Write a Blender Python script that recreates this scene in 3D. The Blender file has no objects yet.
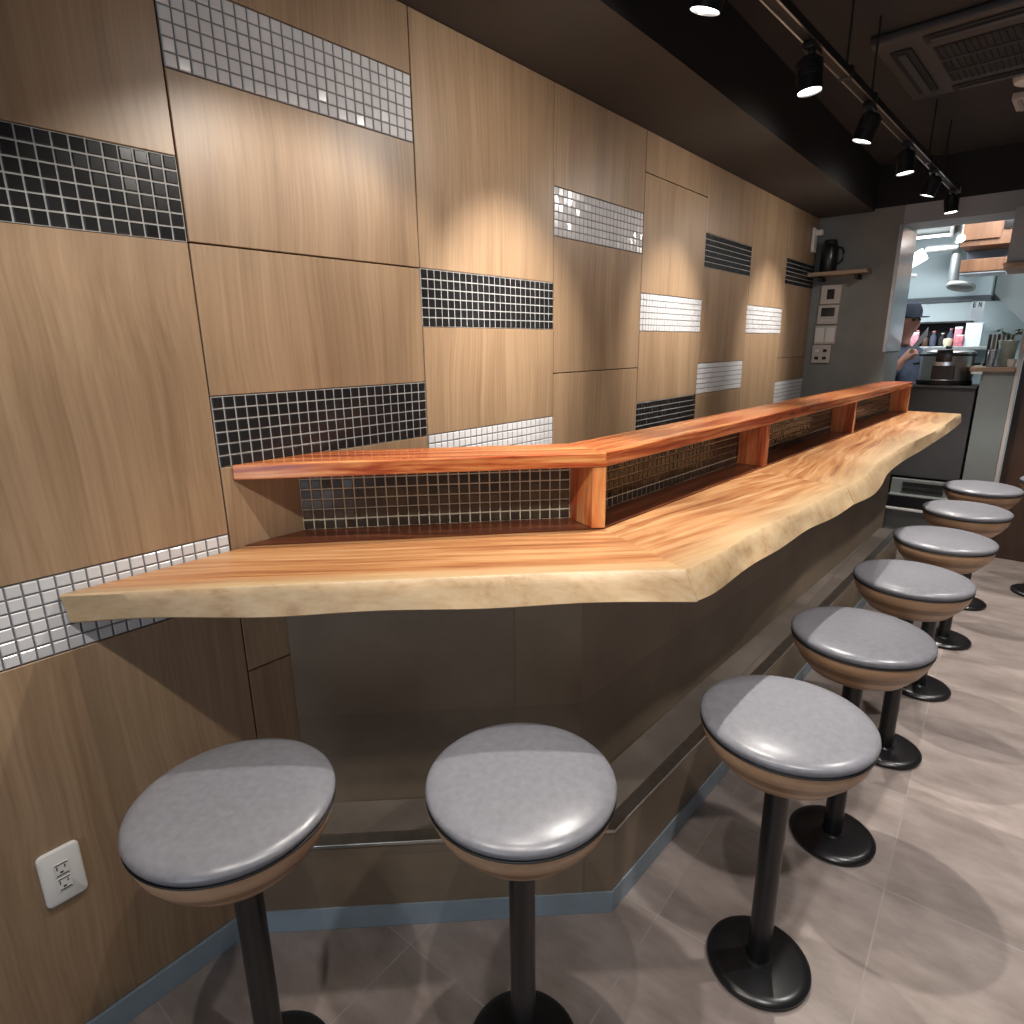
import bpy, bmesh, math, random
from mathutils import Vector, Matrix
random.seed(7)
C = bpy.context.scene.collection
R = math.radians
# ------------------------------------------------------------------ helpers
def tag(o, label=None, cat=None, group=None, kind=None):
    if label: o['label'] = label
    if cat: o['category'] = cat
    if group: o['group'] = group
    if kind: o['kind'] = kind
    return o
def empty(name, loc=(0, 0, 0), rz=0.0, label=None, cat=None, group=None):
    o = bpy.data.objects.new(name, None); C.objects.link(o)
    o.empty_display_size = .05
    o.location = loc; o.rotation_euler = (0, 0, rz)
    return tag(o, label, cat, group)
def link(name, bm, mats, parent=None, smooth=False, loc=None, rot=None):
    bmesh.ops.recalc_face_normals(bm, faces=bm.faces)
    me = bpy.data.meshes.new(name); bm.to_mesh(me); bm.free()
    if not isinstance(mats, (list, tuple)): mats = [mats]
    for m in mats: me.materials.append(m)
    if smooth:
        for p in me.polygons: p.use_smooth = True
        try: me.set_sharp_from_angle(angle=R(38))
        except Exception: pass
    o = bpy.data.objects.new(name, me); C.objects.link(o)
    if parent: o.parent = parent
    if loc: o.location = loc
    if rot: o.rotation_euler = rot
    return o
def box(bm, a, b, bev=0.0, mi=0, M=None, seg=2):
    x0, y0, z0 = a; x1, y1, z1 = b
    vs = [bm.verts.new(p) for p in [(x0,y0,z0),(x1,y0,z0),(x1,y1,z0),(x0,y1,z0),(x0,y0,z1),(x1,y0,z1),(x1,y1,z1),(x0,y1,z1)]]
    fs = [bm.faces.new([vs[i] for i in f]) for f in [(0,3,2,1),(4,5,6,7),(0,1,5,4),(1,2,6,5),(2,3,7,6),(3,0,4,7)]]
    for f in fs: f.material_index = mi
    if M is not None: bmesh.ops.transform(bm, matrix=M, verts=vs)
    if bev > 0:
        es = list({e for f in fs for e in f.edges})
        r = bmesh.ops.bevel(bm, geom=es, offset=bev, segments=seg, affect='EDGES', profile=.5)
        for f in r['faces']: f.material_index = mi
def prism(bm, pts, z0, z1, bev=0.0, mi=0):
    n = len(pts)
    lo = [bm.verts.new((p[0], p[1], z0)) for p in pts]; hi = [bm.verts.new((p[0], p[1], z1)) for p in pts]
    fs = [bm.faces.new(lo[::-1]), bm.faces.new(hi)]
    for i in range(n): fs.append(bm.faces.new((lo[i], lo[(i+1) % n], hi[(i+1) % n], hi[i])))
    for f in fs: f.material_index = mi
    if bev > 0:
        es = list({e for f in fs for e in f.edges})
        r = bmesh.ops.bevel(bm, geom=es, offset=bev, segments=2, affect='EDGES', profile=.5)
        for f in r['faces']: f.material_index = mi
def lathe(bm, prof, n=48, c=(0, 0, 0), mi=0, M=None):
    rings = []; vs = []
    for r, z in prof:
        if r < 1e-6:
            v = bm.verts.new((c[0], c[1], c[2]+z)); rings.append([v]); vs.append(v)
        else:
            ring = [bm.verts.new((c[0]+r*math.cos(2*math.pi*i/n), c[1]+r*math.sin(2*math.pi*i/n), c[2]+z)) for i in range(n)]
            rings.append(ring); vs += ring
    for a, b in zip(rings[:-1], rings[1:]):
        for i in range(n):
            j = (i+1) % n
            if len(a) == 1 and len(b) == 1: continue
            if len(a) == 1: f = bm.faces.new((a[0], b[j], b[i]))
            elif len(b) == 1: f = bm.faces.new((a[i], a[j], b[0]))
            else: f = bm.faces.new((a[i], a[j], b[j], b[i]))
            f.material_index = mi
    if M is not None: bmesh.ops.transform(bm, matrix=M, verts=vs)
def tube(bm, pts, r, n=12, mi=0, cap=True):
    pts = [Vector(p) for p in pts]; rings = []
    up = Vector((0, 0, 1))
    for i, p in enumerate(pts):
        t = (pts[min(i+1, len(pts)-1)] - pts[max(i-1, 0)]).normalized()
        a = t.cross(up)
        if a.length < 1e-3: a = t.cross(Vector((1, 0, 0)))
        a.normalize(); b = t.cross(a)
        rr = r[i] if isinstance(r, (list, tuple)) else r
        rings.append([bm.verts.new(p + a*rr*math.cos(2*math.pi*k/n) + b*rr*math.sin(2*math.pi*k/n)) for k in range(n)])
    for A, B in zip(rings[:-1], rings[1:]):
        for k in range(n):
            bm.faces.new((A[k], A[(k+1) % n], B[(k+1) % n], B[k])).material_index = mi
    if cap:
        bm.faces.new(rings[0][::-1]).material_index = mi; bm.faces.new(rings[-1]).material_index = mi
def struct(name, bm, m, parent=None, label=None, smooth=False):
    o = link(name, bm, m, parent, smooth)
    if not parent: o['kind'] = 'structure'
    if label: o['label'] = label
    return o
# ------------------------------------------------------------------ materials
def mat(name):
    m = bpy.data.materials.new(name); m.use_nodes = True
    nt = m.node_tree; b = nt.nodes['Principled BSDF']
    return m, nt, b
def N(nt, t, **kw):
    n = nt.nodes.new(t)
    for k, v in kw.items(): setattr(n, k, v)
    return n
def ramp(nt, stops):
    r = N(nt, 'ShaderNodeValToRGB'); e = r.color_ramp.elements
    while len(e) < len(stops): e.new(.5)
    for el, (p, c) in zip(e, stops): el.position = p; el.color = (*c, 1)
    return r
def plain(name, col, rough=.5, metal=0.0, noise=0.0, scale=30, bump=0.0, spec=.5, emit=None, es=0):
    m, nt, b = mat(name)
    b.inputs['Roughness'].default_value = rough; b.inputs['Metallic'].default_value = metal
    b.inputs['Specular IOR Level'].default_value = spec
    b.inputs['Base Color'].default_value = (*col, 1)
    if noise or bump:
        tc = N(nt, 'ShaderNodeTexCoord'); nz = N(nt, 'ShaderNodeTexNoise')
        nz.inputs['Scale'].default_value = scale; nz.inputs['Detail'].default_value = 6
        nt.links.new(tc.outputs['Object'], nz.inputs['Vector'])
        if noise:
            a = tuple(max(0, c*(1-noise)) for c in col); d = tuple(min(1, c*(1+noise)) for c in col)
            r = ramp(nt, [(.3, a), (.7, d)])
            nt.links.new(nz.outputs['Fac'], r.inputs['Fac']); nt.links.new(r.outputs['Color'], b.inputs['Base Color'])
        if bump:
            bp = N(nt, 'ShaderNodeBump'); bp.inputs['Strength'].default_value = bump; bp.inputs['Distance'].default_value = .002
            nt.links.new(nz.outputs['Fac'], bp.inputs['Height']); nt.links.new(bp.outputs['Normal'], b.inputs['Normal'])
    if emit:
        b.inputs['Emission Color'].default_value = (*emit, 1); b.inputs['Emission Strength'].default_value = es
    return m
def wood(name, stops, rotz=0.0, axis='X', fine=60, coarse=7, stretch=.06, rough=.4, bump=.15, coat=0.0, sap=None, rnd=True, fineamt=.35, warp=.02):
    """wood with its grain along one local axis (after a turn about z); optional pale sapwood along the live edge"""
    m, nt, b = mat(name)
    tc = N(nt, 'ShaderNodeTexCoord'); mp0 = N(nt, 'ShaderNodeMapping'); mp0.inputs['Rotation'].default_value = (0, 0, rotz)
    nt.links.new(tc.outputs['Object'], mp0.inputs['Vector'])
    vec = mp0.outputs['Vector']
    if rnd:
        oi = N(nt, 'ShaderNodeObjectInfo'); ml = N(nt, 'ShaderNodeMath', operation='MULTIPLY'); ml.inputs[1].default_value = 37.0
        nt.links.new(oi.outputs['Random'], ml.inputs[0])
        cb = N(nt, 'ShaderNodeCombineXYZ')
        for k in ('X', 'Y', 'Z'): nt.links.new(ml.outputs[0], cb.inputs[k])
        ad = N(nt, 'ShaderNodeVectorMath', operation='ADD')
        nt.links.new(vec, ad.inputs[0]); nt.links.new(cb.outputs[0], ad.inputs[1]); vec = ad.outputs[0]
    # warp
    nw = N(nt, 'ShaderNodeTexNoise'); nw.inputs['Scale'].default_value = 1.6; nw.inputs['Detail'].default_value = 2
    nt.links.new(vec, nw.inputs['Vector'])
    sub = N(nt, 'ShaderNodeVectorMath', operation='SUBTRACT'); sub.inputs[1].default_value = (.5, .5, .5)
    nt.links.new(nw.outputs['Color'], sub.inputs[0])
    sc = N(nt, 'ShaderNodeVectorMath', operation='SCALE'); sc.inputs['Scale'].default_value = warp*4
    nt.links.new(sub.outputs[0], sc.inputs[0])
    ad2 = N(nt, 'ShaderNodeVectorMath', operation='ADD'); nt.links.new(vec, ad2.inputs[0]); nt.links.new(sc.outputs[0], ad2.inputs[1])
    def nz(scale, detail, st):
        mp = N(nt, 'ShaderNodeMapping')
        s = [scale]*3; s['XYZ'.index(axis)] = scale*st
        mp.inputs['Scale'].default_value = s
        nt.links.new(ad2.outputs[0], mp.inputs['Vector'])
        n = N(nt, 'ShaderNodeTexNoise'); n.inputs['Scale'].default_value = 1; n.inputs['Detail'].default_value = detail
        n.inputs['Roughness'].default_value = .6
        nt.links.new(mp.outputs['Vector'], n.inputs['Vector']); return n
    n1 = nz(coarse, 5, stretch*1.6); n2 = nz(fine, 4, stretch*.6)
    mx = N(nt, 'ShaderNodeMix'); mx.data_type = 'FLOAT'; mx.inputs[0].default_value = fineamt
    nt.links.new(n1.outputs['Fac'], mx.inputs[2]); nt.links.new(n2.outputs['Fac'], mx.inputs[3])
    r = ramp(nt, stops); nt.links.new(mx.outputs[0], r.inputs['Fac'])
    col = r.outputs['Color']
    if sap:
        at = N(nt, 'ShaderNodeAttribute'); at.attribute_name = 'across'
        ns = N(nt, 'ShaderNodeTexNoise'); ns.inputs['Scale'].default_value = 5; ns.inputs['Detail'].default_value = 5
        nt.links.new(vec, ns.inputs['Vector'])
        m1 = N(nt, 'ShaderNodeMath', operation='MULTIPLY_ADD'); m1.inputs[1].default_value = .14; m1.inputs[2].default_value = -.07
        nt.links.new(ns.outputs['Fac'], m1.inputs[0])
        m2 = N(nt, 'ShaderNodeMath', operation='ADD'); nt.links.new(at.outputs['Fac'], m2.inputs[0]); nt.links.new(m1.outputs[0], m2.inputs[1])
        mr = N(nt, 'ShaderNodeMapRange'); mr.inputs['From Min'].default_value = sap[1]; mr.inputs['From Max'].default_value = sap[2]
        nt.links.new(m2.outputs[0], mr.inputs['Value'])
        rs = ramp(nt, [(.25, tuple(c*.72 for c in sap[0])), (.55, sap[0]), (.8, tuple(min(1, c*1.15) for c in sap[0]))])
        nt.links.new(mx.outputs[0], rs.inputs['Fac'])
        mc = N(nt, 'ShaderNodeMix'); mc.data_type = 'RGBA'
        nt.links.new(mr.outputs[0], mc.inputs[0]); nt.links.new(rs.outputs['Color'], mc.inputs[6]); nt.links.new(col, mc.inputs[7])
        col = mc.outputs[2]
    nt.links.new(col, b.inputs['Base Color'])
    b.inputs['Roughness'].default_value = rough
    if coat: b.inputs['Coat Weight'].default_value = coat; b.inputs['Coat Roughness'].default_value = .12
    bp = N(nt, 'ShaderNodeBump'); bp.inputs['Strength'].default_value = bump; bp.inputs['Distance'].default_value = .001
    nt.links.new(n2.outputs['Fac'], bp.inputs['Height']); nt.links.new(bp.outputs['Normal'], b.inputs['Normal'])
    return m
def stone_tiles(name, a, b_, joint, sx, sy, off=(0, 0), rough=.5, jw=.003, plane='XY', rot=0.0, nsc=5.0, spec=.5, streak=1.0):
    m, nt, b = mat(name)
    tc = N(nt, 'ShaderNodeTexCoord'); sp = N(nt, 'ShaderNodeSeparateXYZ')
    mp = N(nt, 'ShaderNodeMapping'); mp.inputs['Rotation'].default_value = (0, 0, rot)
    nt.links.new(tc.outputs['Object'], mp.inputs['Vector']); nt.links.new(mp.outputs['Vector'], sp.inputs[0])
    cb = N(nt, 'ShaderNodeCombineXYZ')
    nt.links.new(sp.outputs['XYZ'.index(plane[0])], cb.inputs['X']); nt.links.new(sp.outputs['XYZ'.index(plane[1])], cb.inputs['Y'])
    ad = N(nt, 'ShaderNodeVectorMath', operation='ADD'); ad.inputs[1].default_value = (off[0], off[1], 0)
    nt.links.new(cb.outputs[0], ad.inputs[0])
    br = N(nt, 'ShaderNodeTexBrick'); br.offset = 0; br.squash = 1
    br.inputs['Scale'].default_value = 1; br.inputs['Mortar Size'].default_value = jw; br.inputs['Mortar Smooth'].default_value = .3
    br.inputs['Brick Width'].default_value = sx; br.inputs['Row Height'].default_value = sy
    br.inputs['Color1'].default_value = (.8, .8, .8, 1); br.inputs['Color2'].default_value = (1.12, 1.12, 1.12, 1)
    nt.links.new(ad.outputs[0], br.inputs['Vector'])
    n1 = N(nt, 'ShaderNodeTexNoise'); n1.inputs['Scale'].default_value = nsc; n1.inputs['Detail'].default_value = 9; n1.inputs['Roughness'].default_value = .62
    ms = N(nt, 'ShaderNodeMapping'); ms.inputs['Scale'].default_value = (1, streak, 1)
    nt.links.new(mp.outputs['Vector'], ms.inputs['Vector']); nt.links.new(ms.outputs['Vector'], n1.inputs['Vector'])
    r = ramp(nt, [(.3, a), (.7, b_)]); nt.links.new(n1.outputs['Fac'], r.inputs['Fac'])
    mu = N(nt, 'ShaderNodeMix'); mu.data_type = 'RGBA'; mu.blend_type = 'MULTIPLY'; mu.inputs[0].default_value = 1
    nt.links.new(r.outputs['Color'], mu.inputs[6]); nt.links.new(br.outputs['Color'], mu.inputs[7])
    mj = N(nt, 'ShaderNodeMix'); mj.data_type = 'RGBA'; mj.inputs[7].default_value = (*joint, 1)
    nt.links.new(br.outputs['Fac'], mj.inputs[0]); nt.links.new(mu.outputs[2], mj.inputs[6])
    nt.links.new(mj.outputs[2], b.inputs['Base Color'])
    b.inputs['Roughness'].default_value = rough; b.inputs['Specular IOR Level'].default_value = spec
    bp = N(nt, 'ShaderNodeBump'); bp.inputs['Strength'].default_value = .25; bp.inputs['Distance'].default_value = .002
    nt.links.new(n1.outputs['Fac'], bp.inputs['Height']); nt.links.new(bp.outputs['Normal'], b.inputs['Normal'])
    return m
M = {}
M['oak'] = wood('oak_panel', [(.30, (.165, .103, .058)), (.45, (.240, .155, .090)), (.57, (.29, .193, .115)), (.72, (.345, .24, .148))], axis='Z', fine=110, coarse=11, stretch=.03, rough=.42, bump=.06, fineamt=.42, warp=.02)
SAP = (.43, .30, .165)
CT = [(.33, (.13, .045, .018)), (.42, (.27, .105, .040)), (.50, (.37, .175, .070)), (.59, (.46, .265, .125)), (.72, (.54, .38, .22))]
DA = math.atan2(.845, .822)         # diagonal run, angle from +y
M['slab_diag'] = wood('slab_grain_diagonal', CT, rotz=-(math.pi/2-DA), axis='X', fine=120, coarse=44, stretch=.022, rough=.33, bump=.05, sap=(SAP, .0, .12), fineamt=.35, warp=.012)
M['slab_long'] = wood('slab_grain_long', CT, rotz=R(9), axis='Y', fine=120, coarse=42, stretch=.03, rough=.33, bump=.05, sap=(SAP, .0, .18), fineamt=.35, warp=.022)
M['slab_far'] = wood('slab_grain_far', CT, rotz=R(-4), axis='Y', fine=120, coarse=38, stretch=.03, rough=.33, bump=.05, sap=(SAP, .0, .24), fineamt=.35, warp=.03)
M['liveedge'] = wood('live_edge_sapwood', [(.32, (.33, .205, .105)), (.46, (.455, .315, .175)), (.66, (.53, .40, .25))], rotz=R(-25), axis='X', fine=95, coarse=24, stretch=.3, rough=.45, bump=.15, fineamt=.35, warp=.06)
RW = [(.34, (.13, .022, .008)), (.44, (.34, .065, .020)), (.52, (.52, .165, .05)), (.62, (.66, .33, .125))]
M['red_diag'] = wood('red_shelf_diagonal', RW, rotz=-(math.pi/2-DA), axis='X', fine=110, coarse=46, stretch=.02, rough=.25, bump=.03, coat=.4, fineamt=.35, warp=.012)
M['red_long'] = wood('red_shelf_long', RW, rotz=R(2.3), axis='Y', fine=110, coarse=46, stretch=.02, rough=.25, bump=.03, coat=.4, fineamt=.35, warp=.012)
M['red_up'] = wood('red_post', RW, axis='Z', fine=60, coarse=22, stretch=.06, rough=.3, bump=.03, coat=.3, fineamt=.3)
M['black_tile'] = plain('black_glazed_tile', (.012, .012, .013), .22, noise=.3, scale=8)
M['white_tile'] = plain('white_glazed_tile', (.52, .515, .525), .16, noise=.05, scale=9)
M['brown_tile'] = plain('warm_reflection_tile', (.04, .029, .021), .2, noise=.35, scale=25)  # black tile browned, warm reflections put into its colour
M['grout_light'] = plain('pale_grey_grout', (.33, .33, .32), .85, noise=.1, scale=90)
M['grout_dark'] = plain('mid_grey_grout', (.15, .15, .155), .85, noise=.1, scale=90)
M['grout_brown'] = plain('beige_grout', (.50, .42, .30), .85, noise=.1, scale=90)
M['groove'] = plain('dark_groove', (.025, .013, .010), .8)
M['base_tile'] = stone_tiles('dark_stone_counter_front', (.145, .106, .070), (.235, .178, .122), (.155, .118, .082), .6, .3, off=(.1, .08), rough=.42, plane='YZ', nsc=3.0, jw=.002)
M['step_tile'] = stone_tiles('taupe_step_tile', (.11, .092, .076), (.19, .16, .135), (.12, .10, .085), .45, .45, off=(.1, .1), rough=.45, nsc=4)
M['floor'] = stone_tiles('pinkish_grey_stone_floor', (.215, .175, .155), (.40, .335, .305), (.335, .29, .266), .45, .45, off=(-1.25+.45*6, -1.04+.45*6), rough=.40, rot=R(-2.0), nsc=4.5, streak=2.2, jw=.0028)
M['skirt'] = plain('blue_grey_skirting', (.24, .295, .34), .45, noise=.08, scale=12)
M['alu'] = plain('brushed_aluminium', (.62, .61, .58), .3, metal=1.0, noise=.1, scale=40)
M['steel'] = plain('stainless_sheet', (.62, .63, .64), .28, metal=1.0, noise=.06, scale=6)
M['leather'] = plain('grey_leatherette', (.180, .180, .200), .30, noise=.10, scale=70, bump=.12)
M['ply_light'] = wood('ply_light', [(.3, (.36, .21, .115)), (.6, (.47, .29, .17)), (.8, (.54, .35, .21))], axis='X', fine=70, coarse=14, stretch=.1, rough=.4, bump=.05)
M['ply_dark'] = wood('ply_dark', [(.3, (.21, .115, .06)), (.6, (.30, .17, .095)), (.8, (.37, .22, .13))], axis='X', fine=70, coarse=14, stretch=.1, rough=.4, bump=.05)
M['black_metal'] = plain('black_powder_coat', (.008, .008, .009), .28)
M['black_matte'] = plain('black_matte', (.007, .007, .008), .6)
M['black_paint'] = plain('black_ceiling_paint', (.008, .0075, .008), .8)
M['ceil'] = plain('dark_brown_ceiling', (.028, .027, .027), .8, noise=.08, scale=10)
M['soffit'] = plain('dark_taupe_soffit', (.042, .037, .032), .7, noise=.06, scale=10)
M['grey_wall'] = plain('grey_green_plaster', (.20, .205, .195), .7, noise=.08, scale=6)
M['side_wall'] = plain('warm_grey_plaster', (.22, .21, .20), .8, noise=.05, scale=6)
M['beam'] = plain('grey_beam_paint', (.30, .325, .355), .6, noise=.05, scale=6)
M['white'] = plain('white_plastic', (.66, .65, .63), .4)
M['offwhite'] = plain('ivory_plastic', (.50, .45, .42), .45)
M['screen'] = plain('dark_display', (.012, .010, .009), .2)
M['lens'] = plain('glowing_lamp_lens', (.9, .9, .9), .3, emit=(1.0, .95, .88), es=14)
M['tube'] = plain('glowing_tube', (.9, .9, .9), .3, emit=(.95, .98, 1.0), es=4)
M['oak_shelf'] = wood('pale_shelf_wood', [(.3, (.22, .14, .09)), (.7, (.36, .25, .17))], axis='X', fine=60, coarse=9, rough=.5)
M['kitchen_wall'] = plain('pale_blue_grey_panel', (.36, .44, .46), .5, noise=.04, scale=4)
M['kitchen_floor'] = plain('kitchen_floor_grey', (.12, .12, .12), .6, noise=.2, scale=8)
M['counter_grey'] = plain('charcoal_laminate', (.06, .058, .06), .5, noise=.08, scale=8)
M['pillar'] = plain('grey_green_panel', (.20, .215, .21), .5, noise=.05, scale=6)
M['brown_door'] = wood('dark_brown_door', [(.3, (.035, .016, .009)), (.7, (.075, .036, .02))], axis='Z', fine=60, coarse=9, rough=.5)
M['cab_wood'] = wood('orange_brown_cabinet', [(.3, (.13, .055, .028)), (.55, (.23, .11, .055)), (.75, (.32, .17, .09))], axis='Z', fine=60, coarse=9, stretch=.1, rough=.45)
M['navy'] = plain('navy_cloth', (.055, .065, .10), .8, noise=.25, scale=25)
M['dark_cloth'] = plain('dark_apron_cloth', (.018, .018, .024), .85, noise=.2, scale=25)
M['skin'] = plain('skin', (.56, .27, .20), .5, noise=.06, scale=20)
M['hair'] = plain('black_hair', (.012, .010, .010), .5)
M['paper'] = plain('white_paper', (.72, .76, .80), .6)
M['pink'] = plain('pink_packet', (.62, .20, .24), .5, noise=.45, scale=45)
M['cream'] = plain('cream_food_tub', (.62, .56, .38), .5)
M['green_pot'] = plain('celadon_glaze', (.36, .44, .38), .3, noise=.15, scale=20)
M['leaf'] = plain('dark_green_leaf', (.03, .07, .035), .5, noise=.3, scale=30)
M['soil'] = plain('dark_soil', (.02, .015, .01), .9)
M['ink'] = plain('black_ink', (.02, .02, .02), .7)
M['duct'] = plain('galvanised_duct', (.45, .48, .48), .4, metal=.7, noise=.1, scale=12)
m, nt, b = mat('clear_glass'); b.inputs['Transmission Weight'].default_value = .9; b.inputs['Roughness'].default_value = .05; b.inputs['Base Color'].default_value = (.9, .93, .97, 1); M['glass'] = m
# ------------------------------------------------------------------ key lines of the plan
ZC, TH = 1.003, .06                       # counter top height and slab thickness
K = Vector((.572, .642))                  # outer corner of the shelf
def xl(y, x0=.572, s=.0405): return x0 + s*(y-.642)          # long run leans a little off the wall
SH_W = Vector((0.0, .022))                # shelf meets the wall
# ------------------------------------------------------------------ room shell
YF = 4.19
bm = bmesh.new(); box(bm, (-.7, -2.6, -.06), (2.7, 7.0, 0)); struct('floor', bm, M['floor'])
bm = bmesh.new(); box(bm, (-.12, -2.6, 2.5), (2.7, YF, 2.6)); struct('ceiling', bm, M['ceil'])
# left wall with oak panels and mosaic bands
bm = bmesh.new(); box(bm, (-.12, -2.6, 0), (-.009, YF+.02, 2.6)); wl = struct('wall_left', bm, M['groove'])
L0 = 1.04; W = .6
def lev(n): return L0 + .15*n - (.004 if n >= 4 else 0)*0
def panel(y0, y1, z0, z1):
    g = .0016; e = .0012; d = .009
    y0 += g; y1 -= g; z0 += g; z1 -= g
    oy, oz = (y0+y1)/2, (z0+z1)/2
    bm = bmesh.new()
    lo = [bm.verts.new((-d, y-oy, z-oz)) for y, z in ((y0, z0), (y1, z0), (y1, z1), (y0, z1))]
    mi = [bm.verts.new((-e, y-oy, z-oz)) for y, z in ((y0, z0), (y1, z0), (y1, z1), (y0, z1))]
    hi = [bm.verts.new((0, y-oy, z-oz)) for y, z in ((y0+e, z0+e), (y1-e, z0+e), (y1-e, z1-e), (y0+e, z1-e))]
    for a, b in ((lo, mi), (mi, hi)):
        for i in range(4): bm.faces.new((a[i], a[(i+1) % 4], b[(i+1) % 4], b[i]))
    bm.faces.new(hi); bm.faces.new(lo[::-1])
    return link('oak_panel', bm, M['oak'], wl, loc=(0, oy, oz))
def mosaic(name, org, u, v, nrm, nu, nv, p, mats, parent, label=None, gw=.0032, depth=.004):
    """grid of bevelled glazed tiles standing a little proud of their grout"""
    u, v, nrm, org = Vector(u), Vector(v), Vector(nrm), Vector(org)
    pu, pv = (p if isinstance(p, tuple) else (p, p))
    bm = bmesh.new()
    q = [org, org+u*pu*nu, org+u*pu*nu+v*pv*nv, org+v*pv*nv]
    back = [x - nrm*.006 for x in q]; fr = [x - nrm*(depth*.45) for x in q]
    A = [bm.verts.new(x) for x in back]; B = [bm.verts.new(x) for x in fr]
    bm.faces.new(B); bm.faces.new(A[::-1])
    for i in range(4): bm.faces.new((A[i], A[(i+1) % 4], B[(i+1) % 4], B[i]))
    for i in range(nu):
        for j in range(nv):
            c = org + u*pu*(i+.5) + v*pv*(j+.5)
            hu, hv, bv = pu/2-gw/2, pv/2-gw/2, .0016
            t1, t2 = random.gauss(0, .0002), random.gauss(0, .0002)
            def ring(a, b, h, tl=0):
                return [bm.verts.new(c + u*a*s1 + v*b*s2 + nrm*(h + tl*(t1*s1+t2*s2))) for s1, s2 in ((-1, -1), (1, -1), (1, 1), (-1, 1))]
            r0 = ring(hu, hv, -depth*.5); r1 = ring(hu, hv, -.0008, 1); r2 = ring(hu-bv, hv-bv, .0004, 1)
            for a, b in ((r0, r1), (r1, r2)):
                for k in range(4): bm.faces.new((a[k], a[(k+1) % 4], b[(k+1) % 4], b[k])).material_index = 1
            bm.faces.new(r2).material_index = 1
    o = link(name, bm, mats, parent)
    if label: o['label'] = label
    return o
cols = {  # column: list of (level of band foot, colour), list of plain seams (z)
    -4: ([(4, 'b')], []), -3: ([(-1, 'w')], [1.94]), -2: ([(6, 'w'), (1, 'b')], [.70]),
    -1: ([(-1, 'w'), (4, 'b')], []),
    0: ([(1, 'b'), (6, 'w')], [lev(4), .70]),
    1: ([(0, 'w'), (3, 'b')], []),
    2: ([(5, 'w')], [lev(2)]),
    3: ([(0, 'b'), (3, 'w')], [lev(7)]),
    4: ([(1, 'w'), (5, 'b')], []),
    5: ([(-1, 'b'), (3, 'w')], []),
    6: ([(0, 'w'), (5, 'b')], [lev(2)]),
}
for k, (bands, seams) in cols.items():
    y0, y1 = k*W, (k+1)*W
    if k == 6: y1 = YF
    cuts = []
    for n, c in bands:
        z0 = lev(n); cuts.append((z0, z0+.15))
        nt_ = 24 if k != 6 else 23
        mosaic('mosaic_band', (0, y0+.0016, z0), (0, 1, 0), (0, 0, 1), (1, 0, 0), nt_, 6, ((y1-y0-.0032)/nt_, .025),
               [M['grout_light'] if c == 'b' else M['grout_dark'], M['black_tile'] if c == 'b' else M['white_tile']], wl,
               'black mosaic band' if c == 'b' else 'white mosaic band')
    for z in seams: cuts.append((z, z))
    cuts.sort(); z = .066
    for a, b in cuts:
        if a - z > .01: panel(y0, y1, z, a)
        z = b
    panel(y0, y1, z, 2.238)
bm = bmesh.new(); box(bm, (-.009, -2.4, 0), (.006, .0, .066), .001); struct('baseboard_left', bm, M['skirt'])
# soffit over the wall
bm = bmesh.new(); prism(bm, [(-.009, -2.6), (.36, -2.6), (.36, 1.2), (.345, 2.2), (.325, YF), (-.009, YF)], 2.238, 2.499)
for f in bm.faces:
    f.normal_update()
    f.material_index = 0 if f.normal.z < -.5 or f.normal.z > .5 else 1
struct('trim_1', bm, [M['soffit'], M['black_paint']])
# end wall, kitchen opening and its beam
bm = bmesh.new(); box(bm, (-.12, YF, 0), (.495, YF+.50, 2.252)); struct('wall_end', bm, M['grey_wall'])
bm = bmesh.new(); box(bm, (.495, YF, 2.142), (2.7, YF+.30, 2.252)); struct('trim_2', bm, M['beam'])
bm = bmesh.new(); box(bm, (-.12, YF, 2.252), (2.7, YF+.30, 2.62)); struct('trim_3', bm, M['black_paint'])
bm = bmesh.new(); box(bm, (1.055, YF-.16, 1.853), (2.7, YF+.30, 2.14), .004); struct('trim_4', bm, M['beam'])
bm = bmesh.new(); box(bm, (1.045, YF-.18, 1.825), (2.7, YF+.30, 1.853), .003); struct('trim_5', bm, M['oak_shelf'])
# closing walls behind the camera and to the right (aisle side)
bm = bmesh.new(); box(bm, (2.6, -2.6, 0), (2.72, YF+.3, 2.6)); struct('wall_right', bm, M['side_wall'])
bm = bmesh.new()
box(bm, (-.12, -2.72, 0), (.7, -2.6, 2.6)); box(bm, (2.3, -2.72, 0), (2.72, -2.6, 2.6))
box(bm, (.7, -2.72, 2.1), (2.3, -2.6, 2.6)); box(bm, (.7, -2.72, 0), (2.3, -2.6, .25))
struct('wall_front', bm, M['side_wall'])
bm = bmesh.new()
for a, b in (((.7, -2.70, .25), (.75, -2.62, 2.1)), ((2.25, -2.70, .25), (2.3, -2.62, 2.1)), ((1.475, -2.70, .25), (1.525, -2.62, 2.1)), ((.75, -2.70, 2.05), (2.25, -2.62, 2.1)), ((.75, -2.70, .25), (2.25, -2.62, .3))): box(bm, a, b)
wf = struct('added_window_1', bm, M['black_matte'])  # unseen window, added as the opening for the cool fill
# kitchen shell
bm = bmesh.new(); box(bm, (-.7, 6.6, 0), (2.7, 6.7, 2.9)); struct('wall_back', bm, M['kitchen_wall'])
bm = bmesh.new(); box(bm, (-.7, YF+.3, 0), (-.6, 6.6, 2.9)); struct('wall_kitchen_left', bm, M['kitchen_wall'])
bm = bmesh.new(); box(bm, (2.0, YF+.3, 0), (2.1, 6.6, 2.9)); struct('wall_kitchen_right', bm, M['kitchen_wall'])
bm = bmesh.new(); box(bm, (-.7, YF+.3, 2.8), (2.7, 6.7, 2.9)); struct('ceiling_kitchen', bm, M['kitchen_wall'])
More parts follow.
